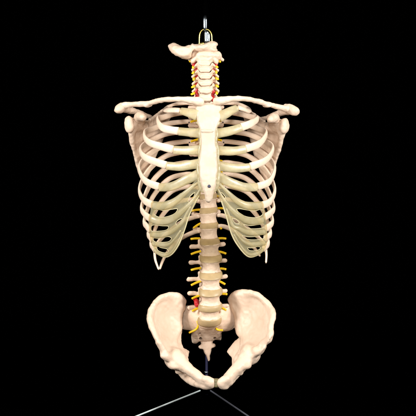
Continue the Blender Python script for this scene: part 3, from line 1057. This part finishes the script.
# shoulder blades
def scapula(side):
    """coordinates for the one on the left of the picture, carried over to the other by its own measured points"""
    if side < 0:
        m = lambda u, v: (u, v)
    else:
        m = lambda u, v: (208 + (208 - u) * 0.985 - 1.3 - 0.07 * max(0, v - 130), v + 1.8)
    q = lambda u, v, d: pt(*m(u, v), d)
    blade = [(172, 104.5), (166, 107), (159, 113), (153, 118.6), (147, 120.5), (140, 120), (134, 122), (130.5, 130), (130.5, 138), (133, 149), (137, 163), (140.3, 174),
             (142.5, 180), (146, 180.5), (150, 173), (157, 156), (165, 134), (171, 115)]
    dep = [(172, 105, 92), (160, 113, 84), (147, 121, 66), (134, 126, 52), (131, 138, 54), (137, 160, 66), (143, 179, 80), (152, 165, 87), (162, 140, 96), (170, 115, 96),
           (148, 145, 76)]
    us = [m(u, v)[0] for u, v in blade] + [m(112, 100)[0]]
    f = Field((min((a - 208) * s for a in us for s in (1, 1.11)) - 5, 18, pt(0, 188, 100)[2] - 3),
              (max((a - 208) * s for a in us for s in (1, 1.11)) + 5, 108, pt(0, 96, 0)[2]), 0.55)
    f.sheet([m(*p) for p in blade], [(*m(u, v), d) for u, v, d in dep], 1.5, k=1)
    # thick lateral border
    f.chain([(*q(132, 131, 50), 4.0), (*q(132.2, 141, 54), 2.7), (*q(136, 157, 65), 2.4), (*q(140.5, 173, 75), 2.2), (*q(143.5, 179, 80), 2.4)], 2.0)
    # superior border
    f.chain([(*q(150, 119.8, 71), 1.9), (*q(159, 113.5, 83), 1.7), (*q(168, 106.6, 90), 2.0)], 1.5)
    # neck and socket
    f.cone(q(143, 126, 64), q(132, 124.5, 50), 6.2, 7.4, 3)
    Rm = np.array((Matrix.Rotation(R(38 * side), 3, 'Z') @ Matrix.Rotation(R(8 * side), 3, 'Y')))
    f.ball(q(129, 124.2, 43), (6.0, 3.6, 8.8), 1.8, R=Rm)
    # hooked process in front
    f.chain([(*q(140, 121.5, 54), 5.4), (*q(139.5, 117.2, 44), 5.4), (*q(140.5, 116, 36), 5.2), (*q(143, 117.2, 29), 4.0)], 2)
    # spine of the blade rising to the flat outer tip
    f.chain([(*q(167, 121, 98), 1.8), (*q(152, 117.5, 88), 2.4), (*q(138.5, 113, 72), 3.8), (*q(129, 110, 56), 4.4), (*q(123.5, 109, 47), 4.8)],
            2, flat=((0, 0.35, 1), 1.25))
    f.chain([(*q(127.5, 105.6, 47), 3.6), (*q(123, 107.2, 44), 5.0), (*q(119.5, 109, 42), 5.0), (*q(118, 109.6, 41), 4.2)], 2, flat=((0, 1, 0.3), 1.15))
    f.noise(0.6, 5.5, 7.7 * side)
    V, Q = f.mesh()
    link('scapula', V, Q, BONE, SK)


scapula(-1)
scapula(1)


# ------------------------------------------------------------------ pelvis
def hip_left():
    f = Field((-68, -14, -192), (6, 92, -82), 0.55)
    out = [(161.5, 296), (169, 293.8), (177, 293.8), (182, 297), (185.3, 302), (186, 308), (183.5, 314), (182.5, 322), (182.5, 329), (179.6, 336), (179, 344), (182, 352), (180, 362),
           (170, 362), (163, 354), (158.5, 345), (154.5, 336), (150, 328), (148.2, 319), (150, 309), (154.5, 302)]
    dep = [(169, 294, 46), (178, 295, 51), (185, 303, 55), (183, 320, 55), (180, 335, 49), (176, 350, 34), (163, 352, 18), (156, 338, 14), (149, 320, 20), (152, 306, 32),
           (160, 297, 40), (166, 318, 46), (172, 330, 45), (162, 335, 30)]
    f.sheet(out, dep, [(169, 294, 3.2), (150, 318, 3.2), (166, 318, 2.9), (172, 330, 3.3), (176, 350, 7), (185, 305, 4.0), (158, 345, 4.0), (183, 322, 4)], k=2)
    crest = [(184, 301, 55, 3.0), (178, 295.5, 51, 2.9), (170, 294.8, 46, 3.0), (160, 298.5, 38, 3.1), (153.3, 306, 30, 3.4), (150.6, 316, 21, 3.3), (152, 326, 15, 3.0),
             (155.6, 335, 11, 2.9), (159.4, 343, 8, 3.1)]
    f.chain([(*pt(u, v, d), r * 0.82) for u, v, d, r in crest], 4.0)
    # front edge spines
    f.chain([(*pt(159.4, 343, 8), 3.1), (*pt(163.5, 351, 10), 3.4), (*pt(167, 357, 12), 4.6)], 2)
    f.ball(pt(166, 357, 10), (3.4, 3.4, 4.2), 2)
    # socket block
    f.ball(pt(174.5, 358, 26), (10.5, 15, 11.5), 3)
    f.ball(pt(171.5, 363.5, 14), (4.0, 4, 4.2), 2.5)
    # brim of the inlet
    f.chain([(*pt(181, 326, 60), 2.6), (*pt(178.4, 338, 50), 2.8), (*pt(179, 349, 38), 4.2), (*pt(183.5, 360, 25), 5.6)], 2.5)
    # inner wall to the ischial spine
    f.sheet([(175, 340), (180, 346), (188.5, 350.5), (189, 355), (187.5, 359), (188, 366), (180, 366), (174, 350)],
            [(178, 340, 52), (188.5, 352, 62), (187, 364, 46), (176, 352, 40), (180, 366, 40)], 2.6, k=3)
    # upper ramus
    f.chain([(*pt(179, 361, 18), 8.2), (*pt(186, 367.5, 13), 6.4), (*pt(194, 373.2, 8), 5.0), (*pt(203, 379.6, 4), 4.9), (*pt(210.8, 382.8, 2), 5.4)], 2.5)
    # ischium and lower ramus
    f.chain([(*pt(181, 364, 40), 7.4), (*pt(182.5, 370, 44), 6.4), (*pt(187, 377.5, 32), 4.4), (*pt(193, 382, 18), 3.8), (*pt(201.5, 384.4, 8), 3.9), (*pt(209.5, 384.8, 3), 4.2)], 1.6)
    f.ball(pt(205, 379.2, 0), (3.2, 2.4, 2.4), 1.5)
    for u, v, d, r in ((206.5, 379.5, -2, 2.6), (198, 384.5, 4, 2.2), (205, 386.5, 1, 2.4), (164, 356, 6, 2.6), (172.5, 366.5, 10, 2.8), (178.5, 372, 18, 2.6)):
        f.ball(pt(u, v, d + 2.6), (r * 1.35, r, r), 4.0)
    f.cone(pt(184, 375.5, 8), pt(203, 383.2, -3), 1.1, 0.8, 1.2, sub=True)
    f.noise(0.6, 7, 1.5)
    V, Q = f.mesh()
    return link('hip_bone', V, Q, BONE, SK)


def hip_right():
    f = Field((6, -14, -192), (76, 92, -80), 0.55)
    out = [(229.5, 297), (236, 292), (244.5, 290.8), (254.5, 292.3), (263, 297), (270, 304), (275, 312), (274.6, 319), (272.4, 325), (272, 334), (270, 341), (266, 345), (263, 351),
           (256, 356), (248, 363), (238, 362), (240, 350), (240, 340), (236.5, 334), (235, 326), (234, 316), (230, 308), (229, 302)]
    dep = [(244, 291, 48), (232, 297, 57), (230, 305, 61), (234, 320, 58), (240, 338, 50), (246, 352, 32), (260, 352, 14), (270, 338, 8), (274.5, 315, 20), (268, 302, 34),
           (256, 293, 43), (252, 318, 46), (250, 334, 40), (262, 334, 27)]
    f.sheet(out, dep, [(244, 291, 3.2), (274, 314, 3.2), (254, 318, 2.9), (248, 330, 3.3), (247, 352, 7), (231, 303, 4.0), (268, 342, 3.8), (234, 322, 4)], k=2)
    crest = [(230.5, 300, 59, 3.0), (236, 293.8, 54, 2.9), (244.5, 292.2, 48, 3.0), (254.5, 294, 40, 3.1), (263.5, 299.5, 34, 3.3), (270.4, 308, 27, 3.4), (272.6, 316, 19, 3.2),
             (271, 325, 12, 2.9), (270.6, 333, 8, 3.0), (269.4, 339.5, 7, 2.9)]
    f.chain([(*pt(u, v, d), r * 0.82) for u, v, d, r in crest], 4.0)
    f.chain([(*pt(269.4, 339.5, 7), 2.9), (*pt(263, 343, 12), 2.4), (*pt(260.5, 348.5, 12), 3.6), (*pt(256, 351, 14), 4.2)], 1.8)
    f.ball(pt(250, 354, 26), (10.5, 15, 11.0), 3)
    f.ball(pt(246.6, 361.5, 13), (4.6, 4, 5.6), 2.5)
    f.chain([(*pt(237.5, 326, 60), 2.6), (*pt(243.5, 338, 50), 2.8), (*pt(243.5, 349, 38), 4.2), (*pt(238.5, 360, 25), 5.4)], 2.5)
    f.sheet([(243, 336), (235, 341.5), (229.6, 347.6), (227.2, 351.5), (229, 354.5), (232, 359), (232.8, 366), (240, 366), (248, 352)],
            [(242, 340, 50), (228, 352, 62), (232, 364, 46), (246, 352, 40), (240, 366, 40)], 2.2, k=2)
    f.chain([(*pt(244.5, 360, 18), 7.4), (*pt(238, 367.5, 12), 6.2), (*pt(231, 375, 8), 5.6), (*pt(226, 380.5, 4), 5.2), (*pt(221.6, 383, 2), 5.2)], 2.5)
    f.chain([(*pt(243, 359, 40), 7), (*pt(242, 365, 46), 5.6), (*pt(239, 371, 34), 4.2), (*pt(233, 379, 20), 3.6), (*pt(226, 385, 8), 3.8), (*pt(222.6, 385.4, 3), 4)], 1.6)
    for u, v, d, r in ((225.5, 379.5, -2, 2.6), (229, 383, 3, 2.2), (224, 387, 1, 2.2), (262.5, 346.5, 8, 2.6), (258, 352, 8, 2.8), (247, 366, 9, 2.8), (240, 373, 12, 2.4)):
        f.ball(pt(u, v, d + 2.6), (r * 1.35, r, r), 4.0)
    f.noise(0.6, 7, 9.5)
    V, Q = f.mesh()
    return link('hip_bone', V, Q, BONE, SK)


hip_left()
hip_right()
f = Field(pt(210, 392, -8), pt(224, 372, 22), 0.45)
f.sheet([(213.2, 379), (216, 378.4), (218.8, 379), (219.6, 383), (218.6, 387), (215.5, 387.6), (213.2, 386.4), (212.6, 382)],
        [(214, 378, 4), (218, 378, 4), (214, 388, 4), (218, 388, 4), (216, 383, 4)], 4.4, rnd=2.4, k=1)
f.noise(0.3, 3)
V, Q = f.mesh()
link('pubic_symphysis', V, Q, SYMPH, SK)

# sacrum
f = Field((-34, 30, -152), (36, 100, -88), 0.5)
f.sheet([(199, 306), (191, 305), (184, 307), (180, 313.5), (179.5, 321), (182.5, 328.5), (190.6, 331), (191.2, 337), (192.2, 342.6), (196, 343.4), (199.4, 341.4), (203, 342), (212, 341.6), (216, 340), (220.8, 340.2), (221.6, 336),
         (222.4, 332), (231, 330), (237.5, 323), (238.5, 314), (234, 306), (225, 303.5), (219, 305)],
        [(209, 312, 54), (209, 320, 53), (186, 309, 65), (182, 322, 68), (232, 309, 65), (236, 322, 68), (196, 318, 58), (222, 318, 58), (209, 332, 68), (196, 340, 78), (218, 338, 78),
         (208, 342, 78), (190, 331, 70), (227, 329, 70)],
        [(209, 315, 6), (186, 315, 4.5), (232, 315, 4.5), (208, 340, 3.5), (196, 340, 3.5), (218, 340, 3.5), (209, 328, 5)], k=2, rnd=3)
f.ball(pt(209, 325, 50), (10.5, 8, 4.5), 2)
for u, v in ((200.5, 331.5), (216.6, 331), (200.8, 338), (214.6, 337.5)):
    f.ball(pt(u, v, 68 if v < 335 else 75), (2.0, 5, 1.5), 1.2, sub=True)
f.cone(pt(199.6, 334, 66), pt(200.6, 344, 73), 1.0, 1.0, 1.5, sub=True)
f.cone(pt(216, 334, 66), pt(214.4, 344, 73), 1.0, 1.0, 1.5, sub=True)
for s in (-1, 1):
    f.chain([(*pt(209 + s * 8, 320, 74), 3), (*pt(209 + s * 9, 309, 68), 2.6)], 1.5)
f.chain([(*pt(209, 316, 84), 2.6), (*pt(208.5, 330, 88), 2.6), (*pt(208, 340, 84), 2)], 2)
f.noise(0.45, 6, 3.3)
V, Q = f.mesh()
SA = link('sacrum', V, Q, BONE, SK)
f = Field((-13, 52, -178), (13, 92, -136), 0.42)
f.sheet([(200.4, 340), (201, 344), (198.3, 346.4), (199.6, 348.8), (203, 349.6), (204.4, 353), (206, 356), (207.4, 360), (208.8, 361.6), (210, 359.5), (210.2, 355.5), (211.4, 351), (211.8, 348.6),
         (215.4, 346.6), (215, 344), (212.6, 343), (213, 339.6), (207, 338)],
        [(207, 340, 77), (199, 347, 76), (215, 346, 76), (207, 348, 74), (208, 355, 69), (209, 361, 64)], 2.3, k=1, n=4)
f.noise(0.3, 4, 3.3)
V, Q = f.mesh()
link('coccyx', V, Q, BONE, SA)
nerve(SA, [(198.5, 324, 54), (197.6, 327.5, 56), (195, 330, 57), (189, 332.8, 58)], 1.1)
nerve(SA, [(215.8, 325, 54), (216.2, 328.6, 57), (218.8, 330, 58), (223, 330.2, 58)], 1.1)
nerve(SA, [(197.4, 321.2, 52), (197.8, 322.6, 51), (198, 324, 51)], 1.1)
nerve(SA, [(217.6, 320.2, 52), (218.8, 322, 52), (219.6, 323.6, 52)], 1.1)

# ------------------------------------------------------------------ the stand and the hook
B0 = pt(206.6, 389, 108)
B0[2] = -218
SD = thing('stand', W(B0), 'thin dark floor stand with splayed metal legs under and behind the skeleton', 'stand')
pole_x = pt(206.6, 370, 108)[0]
hub = np.array([pole_x, 108, -197.0])
V, F = tube([(pole_x, 108, -204), (pole_x, 108, -100)], 1.5)
link('pole', V, F, BLUE_BLACK, SD)
top = pt(205, 9, 36)
V, F = tube([(pole_x, 108, -100.2), (pole_x, 108, 100), (pole_x, 108, 200), (pole_x, 104, 216), (pole_x - 1, 90, 224), (pole_x - 2, 60, 222), (top[0], 40, 214), (top[0], 36, 205), (top[0], 36, 199.5)],
            1.6)
link('arm', V, F, BLACK, SD)
c = pt(206.2, 372.2, 105)
V1 = tube([c + (0, 2, 0), c + (0, -2.6, 0)], 1.5)
V2 = tube([c + (-2.0, -2.0, 0.6), c + (2.0, -2.0, 0.2)], 0.55)
V, F = merge([V1, V2])
link('set_screw', V, F, CHROME, SD)
HUB = [tube([hub + (0, 0, -6), hub + (0, 0, 4)], [3.2, 3.2])]
FLOOR = -218
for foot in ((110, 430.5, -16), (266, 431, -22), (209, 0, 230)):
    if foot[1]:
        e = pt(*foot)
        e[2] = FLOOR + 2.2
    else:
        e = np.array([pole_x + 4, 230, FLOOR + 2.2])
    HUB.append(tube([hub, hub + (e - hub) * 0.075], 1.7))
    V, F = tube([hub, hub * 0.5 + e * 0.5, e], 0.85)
    lg = link('leg', V, F, LEG_SHADED if foot[0] > 150 else LEG_LIT, SD,
              'stand leg with its lit tone painted in' if foot[0] < 150 else None)
    V, F = tube([e + (0, 0, 2.0), e + (0, 0, 0), e + (0, 0, -2.1)], [1.8, 2.4, 2.6])
    link('rubber_foot', V, F, BLACK, lg)

V, F = merge(HUB)
link('hub', V, F, BLACK, SD)

# chrome hook: upper link on the arm, lower eye passing through the brass loop
HK = thing('hook', W(pt(205, 31, 36)), 'small bright metal hook above the neck joining the brass loop to the stand', 'hook')


def oval(c, hw, hh, ax, r):
    P = []
    for g in np.linspace(0, 2 * math.pi, 16, endpoint=False):
        a = math.cos(g) * hw
        b = math.sin(g)
        b = math.copysign(abs(b) ** 0.6, b) * hh
        P.append(np.array(c) + np.array(ax) * a + np.array([0, 0, b]))
    return tube(P, r, closed=True)


cu = pt(205.2, 23.6, 36)
V, F = oval(cu, 2.9, 7.4, (0.28, 0.96, 0), 1.25)
link('upper_link', V, F, CHROME, HK)
cl = pt(206.8, 36.5, 36)
f = Field(pt(200, 46, 28), pt(214, 27, 44), 0.35)
f.cone(cl + (-0.8, 0, 3.4), cl + (-0.6, 0, -4.6), 2.0, 2.0, 0.6)
f.chain([(*(cl + (1.0, 0, 4.0)), 1.1), (*(cl + (2.3, 0, 1.5)), 1.0), (*(cl + (2.3, 0, -4.5)), 1.0)], 0.6)
f.ball(cl + (-0.4, 0, 4.4), (1.9, 1.9, 1.9), 0.6)
V, Q = f.mesh()
link('shackle', V, Q, CHROME, HK)
